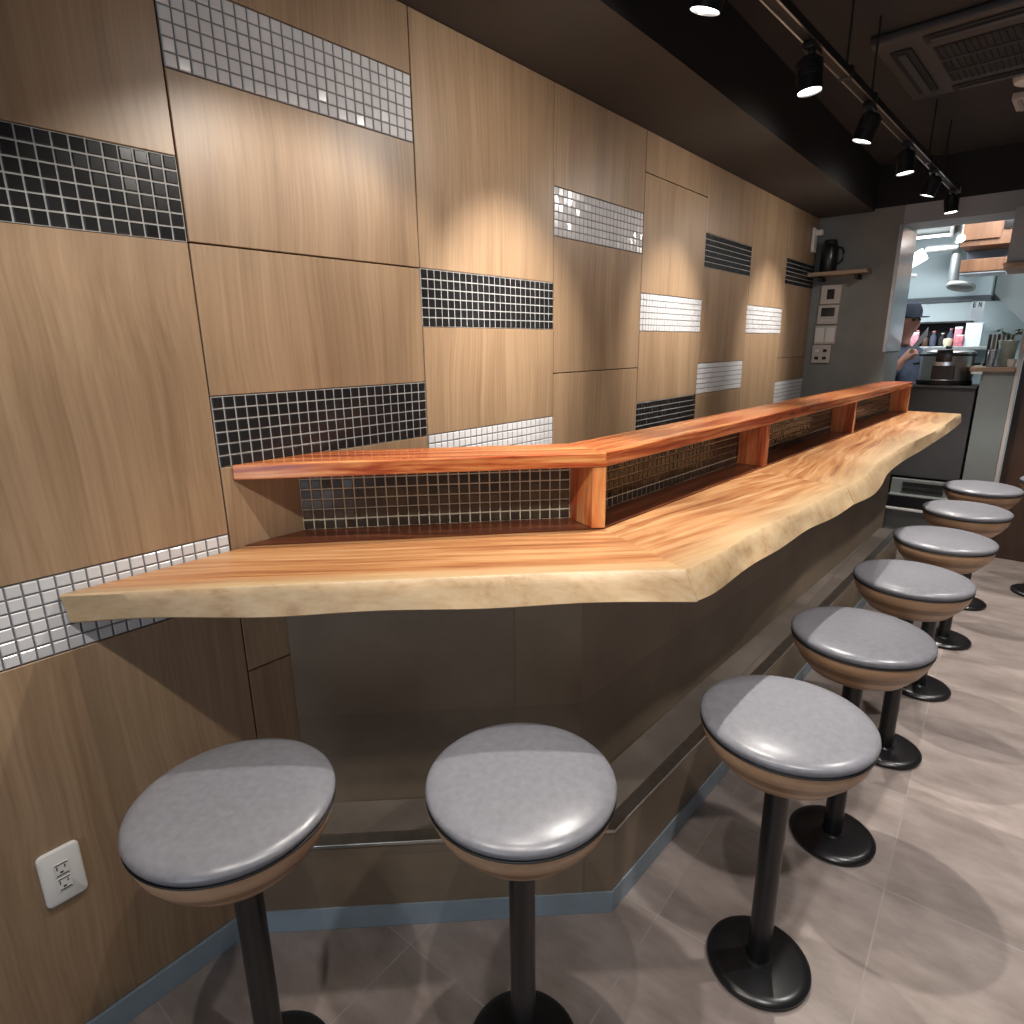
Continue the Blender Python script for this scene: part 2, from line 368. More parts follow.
# ------------------------------------------------------------------ counter top (live-edge slabs)
def resample(pts, n):
    P = [Vector(p) for p in pts]; d = [0]
    for a, b in zip(P[:-1], P[1:]): d.append(d[-1] + (b-a).length)
    out = []
    for i in range(n):
        t = d[-1]*i/(n-1); k = 0
        while k < len(P)-2 and d[k+1] < t: k += 1
        f = (t-d[k])/max(1e-9, d[k+1]-d[k]); f = max(0, min(1, f))
        p0 = P[max(k-1, 0)]; p1 = P[k]; p2 = P[k+1]; p3 = P[min(k+2, len(P)-1)]
        m1 = (p2-p0)*.5; m2 = (p3-p1)*.5
        if (p1-p0).length < 1e-6: m1 = (p2-p1)
        if (p3-p2).length < 1e-6: m2 = (p2-p1)
        L = (p2-p1).length
        if m1.length > 1e-6: m1 = m1.normalized()*L
        if m2.length > 1e-6: m2 = m2.normalized()*L
        f2, f3 = f*f, f*f*f
        out.append(p1*(2*f3-3*f2+1) + m1*(f3-2*f2+f) + p2*(-2*f3+3*f2) + m2*(f3-f2))
    return out
def slab(name, top, bot, b0, b1, mtop, parent, n=70, label=None, zb=None):
    """loft: straight back edge b0-b1, measured front edge at the top and at the underside"""
    T = resample(top, n); Bt = resample(bot, n); bm = bmesh.new()
    lay = bm.verts.layers.float.new('across')
    rows = []
    rnd = random.Random(name + str(len(top)))
    ph = [rnd.uniform(0, 6) for _ in range(6)]
    for i in range(n):
        f = i/(n-1); bk = Vector(b0).lerp(Vector(b1), f); t = T[i]; o = Bt[i]
        wob = .0016*math.sin(f*19+ph[0]) + .001*math.sin(f*43+ph[1])
        out = (o-t); 
        zbm = ZC-TH + .003*math.sin(f*17+ph[2])
        dirn = (t-bk).normalized()
        row = []
        def add(p, z, a):
            v = bm.verts.new((p.x, p.y, z)); v[lay] = a; row.append(v)
        add(bk, ZC-TH, 1); add(bk, ZC, 1)
        for s in (.2, .4, .6, .75, .88): add(bk.lerp(t, s), ZC, (1-s)*(t-bk).length/.55)
        add(t - dirn*.004, ZC, 0); add(t, ZC-.0035, 0)
        add(t + out*.35 + dirn*wob, ZC-.02, 0); add(t + out*.75 + dirn*wob*.8, ZC-.042, 0)
        add(o, zbm+.004, 0); add(o - dirn*.006, zbm, 0)
        rows.append(row)
    m = len(rows[0])
    for A, B in zip(rows[:-1], rows[1:]):
        for k in range(m):
            f = bm.faces.new((A[k], A[(k+1) % m], B[(k+1) % m], B[k]))
            f.material_index = 1 if k >= 7 and k < 12 else 0
    bm.faces.new(rows[0]).material_index = 1; bm.faces.new(rows[-1][::-1]).material_index = 1
    return link(name, bm, [mtop, M['liveedge']], parent, smooth=True)
ct = empty('worktop', (.4, .4, 0), label='long live-edge hardwood counter slab bent at the near corner, on the dark stone base', cat='worktop')
def rel(pts): return [(p[0]-.4, p[1]-.4) for p in pts]
topD = [(.004, -.325), (.09, -.236), (.176, -.145), (.332, .010), (.470, .148), (.601, .280), (.717, .393), (.844, .507)]
botD = [(.004, -.318), (.14, -.188), (.288, -.053), (.453, .103), (.630, .281), (.761, .398), (.873, .504)]
slab('slab', rel(topD), rel(botD), rel([(.004, .22)])[0], rel([(.46, .70)])[0], M['slab_diag'], ct)
topA = [(.844, .507), (.851, .557), (.858, .642), (.861, .723), (.860, .84), (.868, .96), (.881, 1.05), (.894, 1.295), (.910, 1.50)]
botA = [(.873, .504), (.880, .56), (.884, .703), (.889, .835), (.896, 1.0), (.906, 1.15), (.930, 1.40), (.937, 1.50)]
slab('slab', rel(topA), rel(botA), rel([(.46, .70)])[0], rel([(.50, 1.57)])[0], M['slab_long'], ct)
topB = [(.910, 1.501), (.926, 1.64), (.920, 1.80), (.906, 2.0), (.906, 2.2), (.915, 2.48), (.929, 2.779), (.953, 3.2), (.958, 3.6), (.962, 3.93), (.970, 4.06)]
botB = [(.937, 1.501), (.953, 1.66), (.947, 1.84), (.925, 2.1), (.928, 2.43), (.945, 2.9), (.965, 3.3), (.970, 3.75), (.975, 4.07)]
slab('slab', rel(topB), rel(botB), rel([(.50, 1.571)])[0], rel([(.61, 4.09)])[0], M['slab_far'], ct, n=110)
# ------------------------------------------------------------------ red shelf over the counter
sh = empty('counter_shelf', (.572, .642, ZC), label='glossy red-brown raised shelf with mosaic back running along the counter top', cat='shelf')
o2 = Vector((.572, .642, ZC))
def rl(p): return (p[0]-o2.x, p[1]-o2.y)
ZS0, ZS1 = 1.158, 1.192
dN = Vector((.678, -.735)).normalized()      # outward normal of the diagonal run
dU = Vector((.572, .62)).normalized()
dN = Vector((dU.y, -dU.x))
lU = Vector((.0405, 1)).normalized(); lN = Vector((lU.y, -lU.x))
def isect(p, u, q, v):
    d = u.x*v.y-u.y*v.x; w = q-p; t = (w.x*v.y-w.y*v.x)/d; return p+u*t
def corner(off): return isect(SH_W - dN*off, dU, K - lN*off, lU)
def wallpt(off):
    p = SH_W - dN*off; return p + dU*((.002-p.x)/dU.x)
def endpt(off, y=3.97):
    p = K - lN*off; return p + lU*((y-p.y)/lU.y)
def run(parts, o0, o1, z0, z1, m1, m2, name, bev=.0, label=None):
    A = [wallpt(o0), corner(o0), corner(o1), wallpt(o1)]
    B = [corner(o0), endpt(o0), endpt(o1), corner(o1)]
    for pts, m_ in ((A, m1), (B, m2)):
        bm = bmesh.new(); prism(bm, [rl(p) for p in pts], z0-ZC, z1-ZC, bev); o = link(name, bm, m_, sh)
        if label: o['label'] = label
run(sh, 0.0, .155, ZS0, ZS1, M['red_diag'], M['red_long'], 'shelf_board', .003)
run(sh, .112, .150, ZC+.0005, ZS0-.0005, M['red_diag'], M['red_long'], 'back_panel')
DK = [(.34, (.045, .012, .006)), (.5, (.10, .028, .012)), (.66, (.17, .055, .022))]  # dark red wood tones, deepened to carry the shelf's shade in the niche
run(sh, .006, .1055, .0004+ZC, .004+ZC, wood('shade_board_diagonal', DK, rotz=-(math.pi/2-DA), axis='X', fine=110, coarse=46, stretch=.02, rough=.3, bump=.03), wood('shade_board_long', DK, rotz=R(2.3), axis='Y', fine=110, coarse=46, stretch=.02, rough=.3, bump=.03), 'niche_shade_board', label='added dark reddish board carrying the shelf shade on the niche floor')
# mosaic backs
def niche(a, b, lab):
    d = (b-a); n = round(d.length/.0255); u = d.normalized()
    nr = Vector((u.y, -u.x))
    mosaic('mosaic_back', (a.x-o2.x, a.y-o2.y, .0042), (u.x, u.y, 0), (0, 0, 1), (nr.x, nr.y, 0), n, 6, (d.length/n, .0250), [M['grout_brown'], M['brown_tile']], sh, gw=.0033)
niche(wallpt(.106), corner(.106), '')
niche(corner(.106), endpt(.106), '')
# posts (planks standing across the niche)
def post(y, w=.026, first=False):
    p = K + lU*((y-K.y)/lU.y)
    q = [p - lN*.004, p - lN*.105, p - lN*.105 + lU*w, p - lN*.004 + lU*w]
    bm = bmesh.new(); prism(bm, [rl(x) for x in q], .0045, ZS0-ZC-.0005, .0015); link('shelf_post', bm, M['red_up'], sh)
# corner post: mitred block under the bend
c0 = corner(.004); c1 = corner(.105)
bm = bmesh.new(); prism(bm, [rl(x) for x in (c0 - dU*.030, c0, c0 + lU*.006, c1 + lU*.016, c1 - dU*.026)], .0045, ZS0-ZC-.0005, .0015); link('shelf_post', bm, M['red_up'], sh)
for y in (1.645, 2.745, 3.94): post(y)
# ------------------------------------------------------------------ counter base, step and skirting
cb = empty('bar_counter', (.3, .6, 0), label='dark stone-tiled bar counter with a tiled foot step, carrying the live-edge worktop', cat='counter')
def rb(p): return (p[0]-.3, p[1]-.6)
bm = bmesh.new(); prism(bm, [rb(p) for p in ((.002, .108), (.526, .622), (.448, .705), (.002, .30))], 0.001, ZC-TH-.001); o = link('front_panel', bm, M['base_tile'], cb)
bm = bmesh.new(); prism(bm, [rb(p) for p in ((.5265, .622), (.662, 3.97), (.555, 3.97), (.4485, .705))], 0.001, ZC-TH-.001); o = link('front_panel', bm, M['base_tile'], cb)
st = cb
rs = rb
SD0, SC, SE = Vector((.002, -.099)), Vector((.6832, .5496)), Vector((.775, 3.90))
sdU = (SC-SD0).normalized(); sdN = Vector((sdU.y, -sdU.x)); slU = (SE-SC).normalized(); slN = Vector((slU.y, -slU.x))
def sc(off): return isect(SD0 - sdN*off, sdU, SC - slN*off, slU)
def sw(off):
    p = SD0 - sdN*off; return p + sdU*((.007-p.x)/sdU.x)
def se(off): return SE - slN*off
def sstrip(name, o0, o1, z0, z1, m_, bev=0, parent=None):
    for pts in ([sw(o0), sc(o0), sc(o1), sw(o1)], [sc(o0), se(o0), se(o1), sc(o1)]):
        bm = bmesh.new(); prism(bm, [rs(p) for p in pts], z0, z1, bev); link(name, bm, m_, st)
sstrip('step_top', .036, .150, .05, .258, M['step_tile'])
sstrip('riser', .004, .036, .066, .250, M['base_tile'])
sstrip('nosing', .0, .038, .250, .2595, M['alu'], .0015)
sstrip('skirting', .0, .036, 0.001, .066, M['skirt'])
bm = bmesh.new(); pts = [sc(.15), se(.15), Vector((.664, 3.90)), Vector((.534, .632))]; pts = [sc(.149), se(.149), Vector((.667, 3.90)), Vector((.535, .640))]
# infill between step and base
prism(bm, [rs(p) for p in pts], .05, .2575); link('step_top', bm, M['step_tile'], st)
bm = bmesh.new(); prism(bm, [rs(p) for p in (sw(.149), sc(.149), Vector((.533, .622)), Vector((.007, .105)))], .05, .2575); link('step_top', bm, M['step_tile'], st)
# ------------------------------------------------------------------ stools
def make_stool():
    root = empty('bar_stool', (0, 0, 0))
    bm = bmesh.new()
    lathe(bm, [(0, .0), (.100, .0), (.112, .003), (.116, .008), (.116, .013), (.110, .019), (.095, .022), (.034, .022), (.030, .026), (0, .026)][::1], 64)
    link('floor_plate', bm, M['black_metal'], root, True)
    bm = bmesh.new(); lathe(bm, [(0, .02), (.0255, .02), (.0255, .56), (0, .56)], 32); link('pole', bm, M['black_metal'], root, True)
    bm = bmesh.new(); lathe(bm, [(0, .555), (.07, .555), (.07, .561), (0, .561)], 40); link('mounting_plate', bm, M['black_metal'], root, True)
    bm = bmesh.new()
    lathe(bm, [(0, .5615), (.116, .5615), (.122, .565), (.132, .577)], 72, mi=1)
    lathe(bm, [(.132, .577), (.1335, .578), (.149, .597)], 72, mi=0)
    lathe(bm, [(.149, .597), (.1505, .598), (.1605, .616)], 72, mi=1)
    lathe(bm, [(.1605, .616), (.1620, .617), (.1680, .634), (.1700, .645), (.1695, .651), (0, .651)], 72, mi=0)
    bmesh.ops.remove_doubles(bm, verts=bm.verts, dist=.0002)
    link('plywood_shell', bm, [M['ply_light'], M['ply_dark']], root, True)
    bm = bmesh.new()
    prof = [(0, .6515), (.166, .6515), (.1695, .6535), (.1725, .659), (.1742, .6645), (.1735, .6685), (.1690, .6730), (.157, .6775), (.13, .682), (.09, .6850), (.04, .6862), (0, .6865)]
    lathe(bm, prof, 72); link('cushion', bm, M['leather'], root, True)
    bm = bmesh.new(); ring = [(.1715+.0022*math.cos(a), .6520+.0020*math.sin(a)) for a in [2*math.pi*i/8 for i in range(9)]]
    lathe(bm, ring, 72); bmesh.ops.remove_doubles(bm, verts=bm.verts, dist=.00005); cu = [c for c in root.children if c.name.startswith('cushion')][0]
    link('piping', bm, M['black_matte'], cu, True)
    return root
def copy_tree(o, parent=None):
    c = o.copy(); C.objects.link(c)
    if parent: c.parent = parent
    for ch in list(o.children): copy_tree(ch, c)
    return c
stool_pos = [
    (.350, -.210, 'round grey bar stool nearest the white wall outlet, at the slanted counter end'),
    (.710, .152, 'round grey bar stool in front of the slanted counter front, before the bend'),
    (1.022, .655, 'large nearest grey bar stool of the aisle row, its whole black floor plate in view'),
    (1.054, 1.190, 'second grey bar stool up the aisle row from the counter bend'),
    (1.092, 1.752, 'third grey bar stool up the aisle row from the counter bend'),
    (1.120, 2.318, 'fourth grey bar stool up the aisle row from the counter bend'),
    (1.143, 2.905, 'fifth grey bar stool up the aisle row, one short of the row end'),
    (1.163, 3.505, 'farthest grey bar stool fully in view, by the grey kitchen pillar'),
    (1.48, 3.93, 'grey bar stool cut by the right picture edge behind the row end'),
]
s0 = make_stool(); stools = [s0]
for i, (x, y, lab) in enumerate(stool_pos):
    o = s0 if i == 0 else copy_tree(s0)
    o.location = (x, y, 0); o.rotation_euler = (0, 0, random.uniform(0, 6.28))
    tag(o, lab, 'stool', 'bar stools fixed along the counter')
# ------------------------------------------------------------------ wall outlet
ou = empty('wall_outlet', (0, -.4155, .441), label='white double power outlet plate low on the oak wall', cat='outlet')
bm = bmesh.new()
def rrect(hy, hz, r, n=6):
    out = []
    for cy, cz, a0 in ((hy-r, hz-r, 0), (-hy+r, hz-r, 90), (-hy+r, -hz+r, 180), (hy-r, -hz+r, 270)):
        out += [(cy+r*math.cos(R(a0+90*i/n)), cz+r*math.sin(R(a0+90*i/n))) for i in range(n+1)]
    return out
rings = [[bm.verts.new((x, p[0], p[1])) for p in rrect(.035-d_, .06-d_, .011-d_*.6)] for x, d_ in ((.0005, 0), (.0045, 0), (.0075, .0012), (.0088, .0035))]
for a, b in zip(rings[:-1], rings[1:]):
    for i in range(len(a)): bm.faces.new((a[i], a[(i+1) % len(a)], b[(i+1) % len(a)], b[i]))
bm.faces.new(rings[-1]); bm.faces.new(rings[0][::-1])
link('cover_plate', bm, M['white'], ou, True)
for dz in (.0165, -.0165):
    bm = bmesh.new(); box(bm, (.0088, -.0125, dz-.0145), (.0102, .0125, dz+.0145), .0006); sk = link('socket', bm, M['white'], ou)
    bm = bmesh.new()
    for a in ((-.0075, .005, .0008, .0040), (.0055, .005, .0008, .0034), (-.001, -.006, .0025, .0018)): box(bm, (.0103, a[0]-a[2], dz+a[1]-a[3]), (.0108, a[0]+a[2], dz+a[1]+a[3]))
    for z_ in (.0118, -.0118): box(bm, (.0103, -.010, dz+z_-.0009), (.0107, .010, dz+z_+.0009))
    link('slots', bm, M['screen'], sk)
# ------------------------------------------------------------------ end wall things
ws = empty('wall_shelf', (.17, YF, 1.86), label='thin wooden wall shelf high on the grey end wall', cat='shelf')
bm = bmesh.new(); box(bm, (-.168, -.15, 0), (.185, -.001, .024), .002); link('board', bm, M['oak_shelf'], ws)
bm = bmesh.new()
bm.free()
for x in (-.1, .12):
    bm = bmesh.new(); box(bm, (x-.01, -.12, -.03), (x+.01, -.001, -.0005), .002); link('bracket', bm, M['black_matte'], ws)
kt = empty('vacuum_jug', (.105, YF-.075, 1.8845), label='black vacuum jug standing on the thin wall shelf', cat='jug')
bm = bmesh.new(); lathe(bm, [(0, 0), (.048, 0), (.052, .006), (.052, .15), (.046, .168), (.040, .176), (0, .176)], 32); link('body', bm, M['black_metal'], kt, True)
bm = bmesh.new(); lathe(bm, [(0, .1765), (.040, .1765), (.041, .186), (.034, .2), (0, .203)], 32); link('lid', bm, M['black_matte'], kt, True)
bm = bmesh.new(); tube(bm, [(.05, 0, .15), (.075, 0, .145), (.085, 0, .12), (.082, 0, .07), (.052, 0, .045)], .007, 10); link('handle', bm, M['black_matte'], kt, True)
wsn = empty('wall_sensor', (.0, 4.085, 2.09), label='small white box sensor at the top corner of the oak wall', cat='sensor')
bm = bmesh.new(); box(bm, (.0005, -.035, -.075), (.018, .035, .075), .004); link('housing', bm, M['white'], wsn)
bm = bmesh.new(); box(bm, (.0182, -.02, .025), (.060, .02, .060), .004); link('nub', bm, M['white'], wsn)
def plate(x0, x1, z0, z1, label, cat, name):
    r_ = empty(name, ((x0+x1)/2, YF, (z0+z1)/2), label=label, cat=cat, group='controls on the grey end wall')
    hx, hz = (x1-x0)/2, (z1-z0)/2
    bm = bmesh.new(); box(bm, (-hx, -.014, -hz), (hx, -.0005, hz), .003); link('cover_plate', bm, M['offwhite'], r_)
    return r_, hx, hz
p1, hx, hz = plate(.062, .188, 1.686, 1.808, 'topmost white control panel under the wall shelf, square dark window', 'control panel', 'control_panel')
bm = bmesh.new(); box(bm, (-.022, -.0165, -.03), (.024, -.0142, .035), .001); link('display', bm, M['screen'], p1)
p2, hx, hz = plate(.056, .186, 1.555, 1.680, 'second white control panel below the shelf, wide dark screen', 'control panel', 'control_panel')
bm = bmesh.new(); box(bm, (-.042, -.0165, -.012), (.042, -.0142, .045), .001); link('display', bm, M['screen'], p2)
bm = bmesh.new()
for x in (-.03, -.01, .01, .03): box(bm, (x-.006, -.0160, -.042), (x+.006, -.0142, -.032), .001)
link('buttons', bm, M['white'], p2)
p3, hx, hz = plate(.050, .185, 1.423, 1.545, 'double-wide white switch plate above the lowest plate on the end wall', 'switch', 'switch_plate')
for x in (-.034, .034):
    bm = bmesh.new(); box(bm, (x-.028, -.0175, -.048), (x+.028, -.0142, .048), .002); link('rocker', bm, M['white'], p3)
p4, hx, hz = plate(.046, .164, 1.296, 1.418, 'lowest white plate with four small dark buttons on the end wall', 'switch', 'switch_plate')
for x in (-.025, .025):
    for z in (-.028, .022):
        bm = bmesh.new(); box(bm, (x-.012, -.0170, z-.010), (x+.012, -.0142, z+.010), .001); link('button', bm, M['screen'] if (x, z) != (-.025, .022) else M['white'], p4)
# stainless lining of the opening
jb = empty('steel_corner_guard', (.4965, YF, 1.37), label='stainless steel sheet lining the left side of the kitchen opening', cat='steel panel')
bm = bmesh.new(); box(bm, (0, -.004, 0), (.004, .50, .771), .001); link('side_sheet', bm, M['steel'], jb)
bm = bmesh.new(); box(bm, (-.018, -.004, 0), (-.0002, -.0005, .771), .0005); link('front_lip', bm, M['steel'], jb)
# ------------------------------------------------------------------ track and spotlights
def tx(y): return .656 + .0402*(y-.87)
tr = empty('light_track', (tx(1.5), 1.5, 2.25), R(-2.3), label='black ceiling track hung on thin rods carrying the spotlights', cat='light track')
bm = bmesh.new(); box(bm, (-.017, -3.4, -.012), (.017, 2.42, .012), .002); link('rail', bm, M['black_matte'], tr)
bm = bmesh.new(); box(bm, (-.0175, -3.38, -.0135), (-.012, 2.40, -.0122)); link('conductor_strip', bm, M['alu'], tr)
bm = bmesh.new(); box(bm, (.012, -3.38, -.0135), (.0175, 2.40, -.0122)); link('conductor_strip', bm, M['alu'], tr)
bm = bmesh.new(); box(bm, (-.019, 2.42, -.014), (.019, 2.45, .014), .002); link('end_cap', bm, M['alu'], tr)
for y in (-2.6, -1.6, -.75, .30, .60, 1.62, 2.0):
    bm = bmesh.new(); tube(bm, [(0, y, .012), (0, y, .249)], .0035, 8); link('suspension_rod', bm, M['black_matte'], tr)
    bm = bmesh.new(); box(bm, (-.02, y-.015, -.015), (.02, y+.015, .017), .002); link('hanger_clip', bm, M['black_metal'], tr)
def make_lamp():
    root = empty('track_spotlight', (0, 0, 0))
    bm = bmesh.new(); box(bm, (-.016, -.04, -.032), (.016, .04, -.0145), .003); link('track_adapter', bm, M['black_metal'], root)
    bm = bmesh.new(); tube(bm, [(0, 0, -.03), (0, 0, -.055)], .010, 12); 
    for s in (-1, 1): box(bm, (-.008, s*.036-.002, -.088), (.008, s*.036+.002, -.05), .001)
    box(bm, (-.008, -.038, -.055), (.008, .038, -.05), .001); link('yoke', bm, M['black_metal'], root)
    hd = bpy.data.objects.new('lamp_head', None)
    bm = bmesh.new()
    lathe(bm, [(0, .042), (.024, .042), (.030, .036), (.0335, .02), (.0335, -.045), (.0315, -.045), (.0315, -.034), (0, -.034)], 32)
    h = link('lamp_head', bm, M['black_metal'], root, True, loc=(0, 0, -.085))
    bm = bmesh.new(); lathe(bm, [(0, -.0405), (.0308, -.0405), (.0308, -.0395), (0, -.0395)], 32); link('lens', bm, M['lens'], h, True)
    bm = bmesh.new()
    for k in range(5): lathe(bm, [(.0338, .030-k*.009), (.0362, .030-k*.009), (.0362, .027-k*.009), (.0338, .027-k*.009)], 32)
    link('cooling_fins', bm, M['black_matte'], h, True)
    bpy.data.objects.remove(hd)
    return root
l0 = make_lamp()
def spot(loc, aim, power, size, blend, col=(1, .86, .70), rad=.014, name='spot_beam'):
    d = bpy.data.lights.new(name, 'SPOT'); d.energy = power; d.spot_size = R(size); d.spot_blend = blend; d.color = col; d.shadow_soft_size = rad
    o = bpy.data.objects.new(name, d); C.objects.link(o); o.location = loc
    o.rotation_euler = (Vector(aim)-Vector(loc)).to_track_quat('-Z', 'Y').to_euler(); return o
WARM = (1.0, .935, .855)
lamps = [  # y, aim, power, cone, blend, label
    (.87, (.0, .97, 1.42), 112, 58, 1.0, 'nearest track spotlight, largest, at the top edge above the counter bend'),
    (1.488, (1.22, 1.50, 0), 80, 86, .75, 'second track spotlight along the rail from the top edge'),
    (2.10, (.0, 2.05, 1.42), 86, 58, 1.0, 'third track spotlight along the rail, below a hanging rod'),
    (2.70, (1.24, 2.72, 0), 80, 86, .75, 'fourth track spotlight along the rail, before the last two'),
    (3.27, (.0, 3.30, 1.42), 86, 58, 1.0, 'fifth track spotlight along the rail, last but one'),
    (3.84, (1.25, 3.75, 0), 95, 86, .75, 'last track spotlight in front of the grey kitchen beam'),
]
for i, (y, aim, pw, cone, bl, lab) in enumerate(lamps):
    o = l0 if i == 0 else copy_tree(l0)
    o.location = (tx(y), y, 2.25); tag(o, lab, 'spotlight', 'track spotlights above the counter')
    loc = Vector((tx(y), y, 2.165)); d = (Vector(aim)-loc).normalized()
    # head leans towards what it lights
    hd = [c for c in o.children if c.name.startswith('lamp_head')][0]
    lean = Vector((d.x*.45, d.y*.45, -1)).normalized()
    hd.rotation_euler = Vector((0, 0, -1)).rotation_difference(lean).to_euler()
    spot(loc + lean*.052, aim, pw, cone, bl, WARM)
for y, pw in ((.27, 3), (.87, 20), (2.10, 18), (3.27, 17)):      # wide spill of the three wall-washing heads
    spot((tx(y)-.008, y, 2.112), (.0, y, 1.55), pw, 150, 1.0, WARM)
spot((tx(.87)+.01, .86, 2.110), (.80, -.10, .3), 66, 76, .5, WARM)      # the nearest head also floods the seats at the bend
# lamps further along the same track and over the aisle, out of the picture
for y, aim, pw, cone in ((.27, (.06, .22, 1.15), 31, 92), (-.55, (.36, -.22, .6), 24, 98), (-1.75, (.0, -1.75, 1.4), 40, 62)):
    spot((tx(y), y, 2.115), aim, pw, cone, .4, WARM)
spot((.96, -.22, 2.12), (.80, .2, .3), 24, 96, .35, (1, .92, .84))
for p, a, pw in (((1.62, .10, 2.40), (1.35, .9, 0), 68), ((1.75, 1.45, 2.40), (1.55, 1.6, 0), 80), ((1.75, 2.7, 2.40), (1.55, 2.8, 0), 80), ((1.75, 3.7, 2.40), (1.55, 3.7, 0), 62)):
    spot(p, a, pw, 82, .45, (1, .95, .91), .03)
# ------------------------------------------------------------------ ceiling cassette, detector, vent
ac = empty('ceiling_air_conditioner', (1.09, 2.585, 2.5), R(-2.5), label='dark four-way air conditioning cassette flush on the dark ceiling', cat='air conditioner')
M['ac'] = plain('dark_grey_ac_plastic', (.055, .052, .052), .5)
bm = bmesh.new(); box(bm, (-.43, -.36, -.035), (.43, .36, -.0005), .012, seg=3); link('panel', bm, M['ac'], ac, True)
bm = bmesh.new(); box(bm, (-.26, -.20, -.040), (.26, .20, -.0352), .002); g = link('intake_grille', bm, M['black_matte'], ac)
bm = bmesh.new()
for k in range(26): x = -.25+k*.02; box(bm, (x-.002, -.195, -.044), (x+.002, .195, -.0402))
link('grille_bars', bm, M['black_matte'], g); bm = bmesh.new()
for y in (-.07, .07): box(bm, (-.255, y-.004, -.046), (.255, y+.004, -.0402))
link('grille_frame', bm, M['ac'], g)
for a, b in (((-.385, -.26, -.042), (-.315, .26, -.0352)), ((.315, -.26, -.042), (.385, .26, -.0352)), ((-.27, -.33, -.042), (.27, -.26, -.0352)), ((-.27, .26, -.042), (.27, .33, -.0352))):
    bm = bmesh.new(); box(bm, a, b, .003); v = link('outlet_slot', bm, M['black_matte'], ac)
    bm = bmesh.new(); box(bm, (a[0]+.022, a[1]+.022, a[2]-.006), (b[0]-.022, b[1]-.022, a[2]-.0005), .001); link('louvre', bm, M['ac'], v)
sd = empty('smoke_detector', (1.075, 3.05, 2.5), label='round white smoke detector on the ceiling at the right edge', cat='smoke detector')
bm = bmesh.new(); lathe(bm, [(0, -.04), (.03, -.04), (.048, -.03), (.055, -.012), (.055, -.0005), (0, -.0005)], 32); link('housing', bm, M['white'], sd, True)
vt = empty('ceiling_vent', (1.115, 3.36, 2.5), R(-2.5), label='pale square louvred ceiling vent at the right edge below the smoke detector', cat='vent')
bm = bmesh.new(); box(bm, (-.10, -.10, -.03), (.10, .10, -.0005), .004); link('frame', bm, M['offwhite'], vt)
bm = bmesh.new()
for k in range(5): box(bm, (-.08+k*.034, -.085, -.036), (-.064+k*.034, .085, -.0302))
link('slats', bm, M['beam'], vt)
# ------------------------------------------------------------------ kitchen behind the opening
pc = empty('kitchen_pass_counter', (.75, 4.69, 0), label='charcoal kitchen pass counter beyond the far end of the worktop', cat='counter')
bm = bmesh.new(); box(bm, (-.24, -.17, .50), (.24, .16, 1.125), .004); link('body', bm, M['counter_grey'], pc)
bm = bmesh.new(); box(bm, (-.245, -.185, 1.1255), (.245, .17, 1.142), .003); link('worktop', bm, M['counter_grey'], pc)
bm = bmesh.new(); box(bm, (-.24, -.12, 0.001), (.24, .16, .4995)); link('plinth', bm, M['black_matte'], pc)
uf = empty('undercounter_fridge', (.80, 4.41, 0), label='dark undercounter unit with two black louvre grilles and pale ledges', cat='refrigerator')
bm = bmesh.new(); box(bm, (-.19, -.06, 0.001), (.19, .05, .40), .004); box(bm, (-.19, .0, .40), (.19, .05, .498)); link('body', bm, M['pillar'], uf)
for z0, z1 in ((.415, .44), (.455, .485)):
    bm = bmesh.new()
    for k in range(4): box(bm, (-.12, -.012, z0+k*(z1-z0)/4), (.12, -.0005, z0+(k+.7)*(z1-z0)/4), .001)
    link('louvre_grille', bm, M['black_matte'], uf)
bm = bmesh.new(); box(bm, (-.185, -.085, .315), (.185, -.061, .395), .003); link('drawer_front', bm, M['black_metal'], uf)
bm = bmesh.new(); box(bm, (-.19, -.10, .297), (.19, -.0605, .312), .002); link('ledge', bm, M['white'], uf)
# rice cooker
rc = empty('rice_cooker', (.79, 4.67, 1.1425), label='large stainless commercial rice cooker on the charcoal pass counter', cat='rice cooker')
bm = bmesh.new(); lathe(bm, [(0, 0), (.158, 0), (.162, .006), (.162, .026), (.158, .030), (0, .030)], 56); link('base_ring', bm, M['black_matte'], rc, True)
bm = bmesh.new(); lathe(bm, [(0, .0305), (.157, .0305), (.160, .034), (.160, .192), (0, .192)], 56); link('body', bm, M['steel'], rc, True)
bm = bmesh.new(); lathe(bm, [(0, .1925), (.165, .1925), (.167, .198), (.165, .205), (0, .205)], 56); link('rim_band', bm, M['black_matte'], rc, True)
bm = bmesh.new(); lathe(bm, [(0, .2055), (.160, .2055), (.156, .218), (.14, .228), (.08, .236), (.03, .239), (0, .239)], 56); ld = link('lid', bm, M['steel'], rc, True)
bm = bmesh.new(); lathe(bm, [(0, .2395), (.018, .2395), (.022, .25), (.014, .258), (0, .259)], 24); link('knob', bm, M['black_matte'], ld, True)
bm = bmesh.new(); box(bm, (-.045, -.185, .155), (.045, -.1605, .235), .006); link('latch', bm, M['black_metal'], rc, True)
bm = bmesh.new(); box(bm, (-.06, -.172, .04), (.07, -.1605, .13), .004); link('control_panel', bm, M['screen'], rc)
for s in (-1, 1):
    bm = bmesh.new(); tube(bm, [(s*.160, -.04, .14), (s*.185, -.03, .14), (s*.185, .03, .14), (s*.160, .04, .14)], .008, 8); link('handle', bm, M['black_matte'], rc, True)
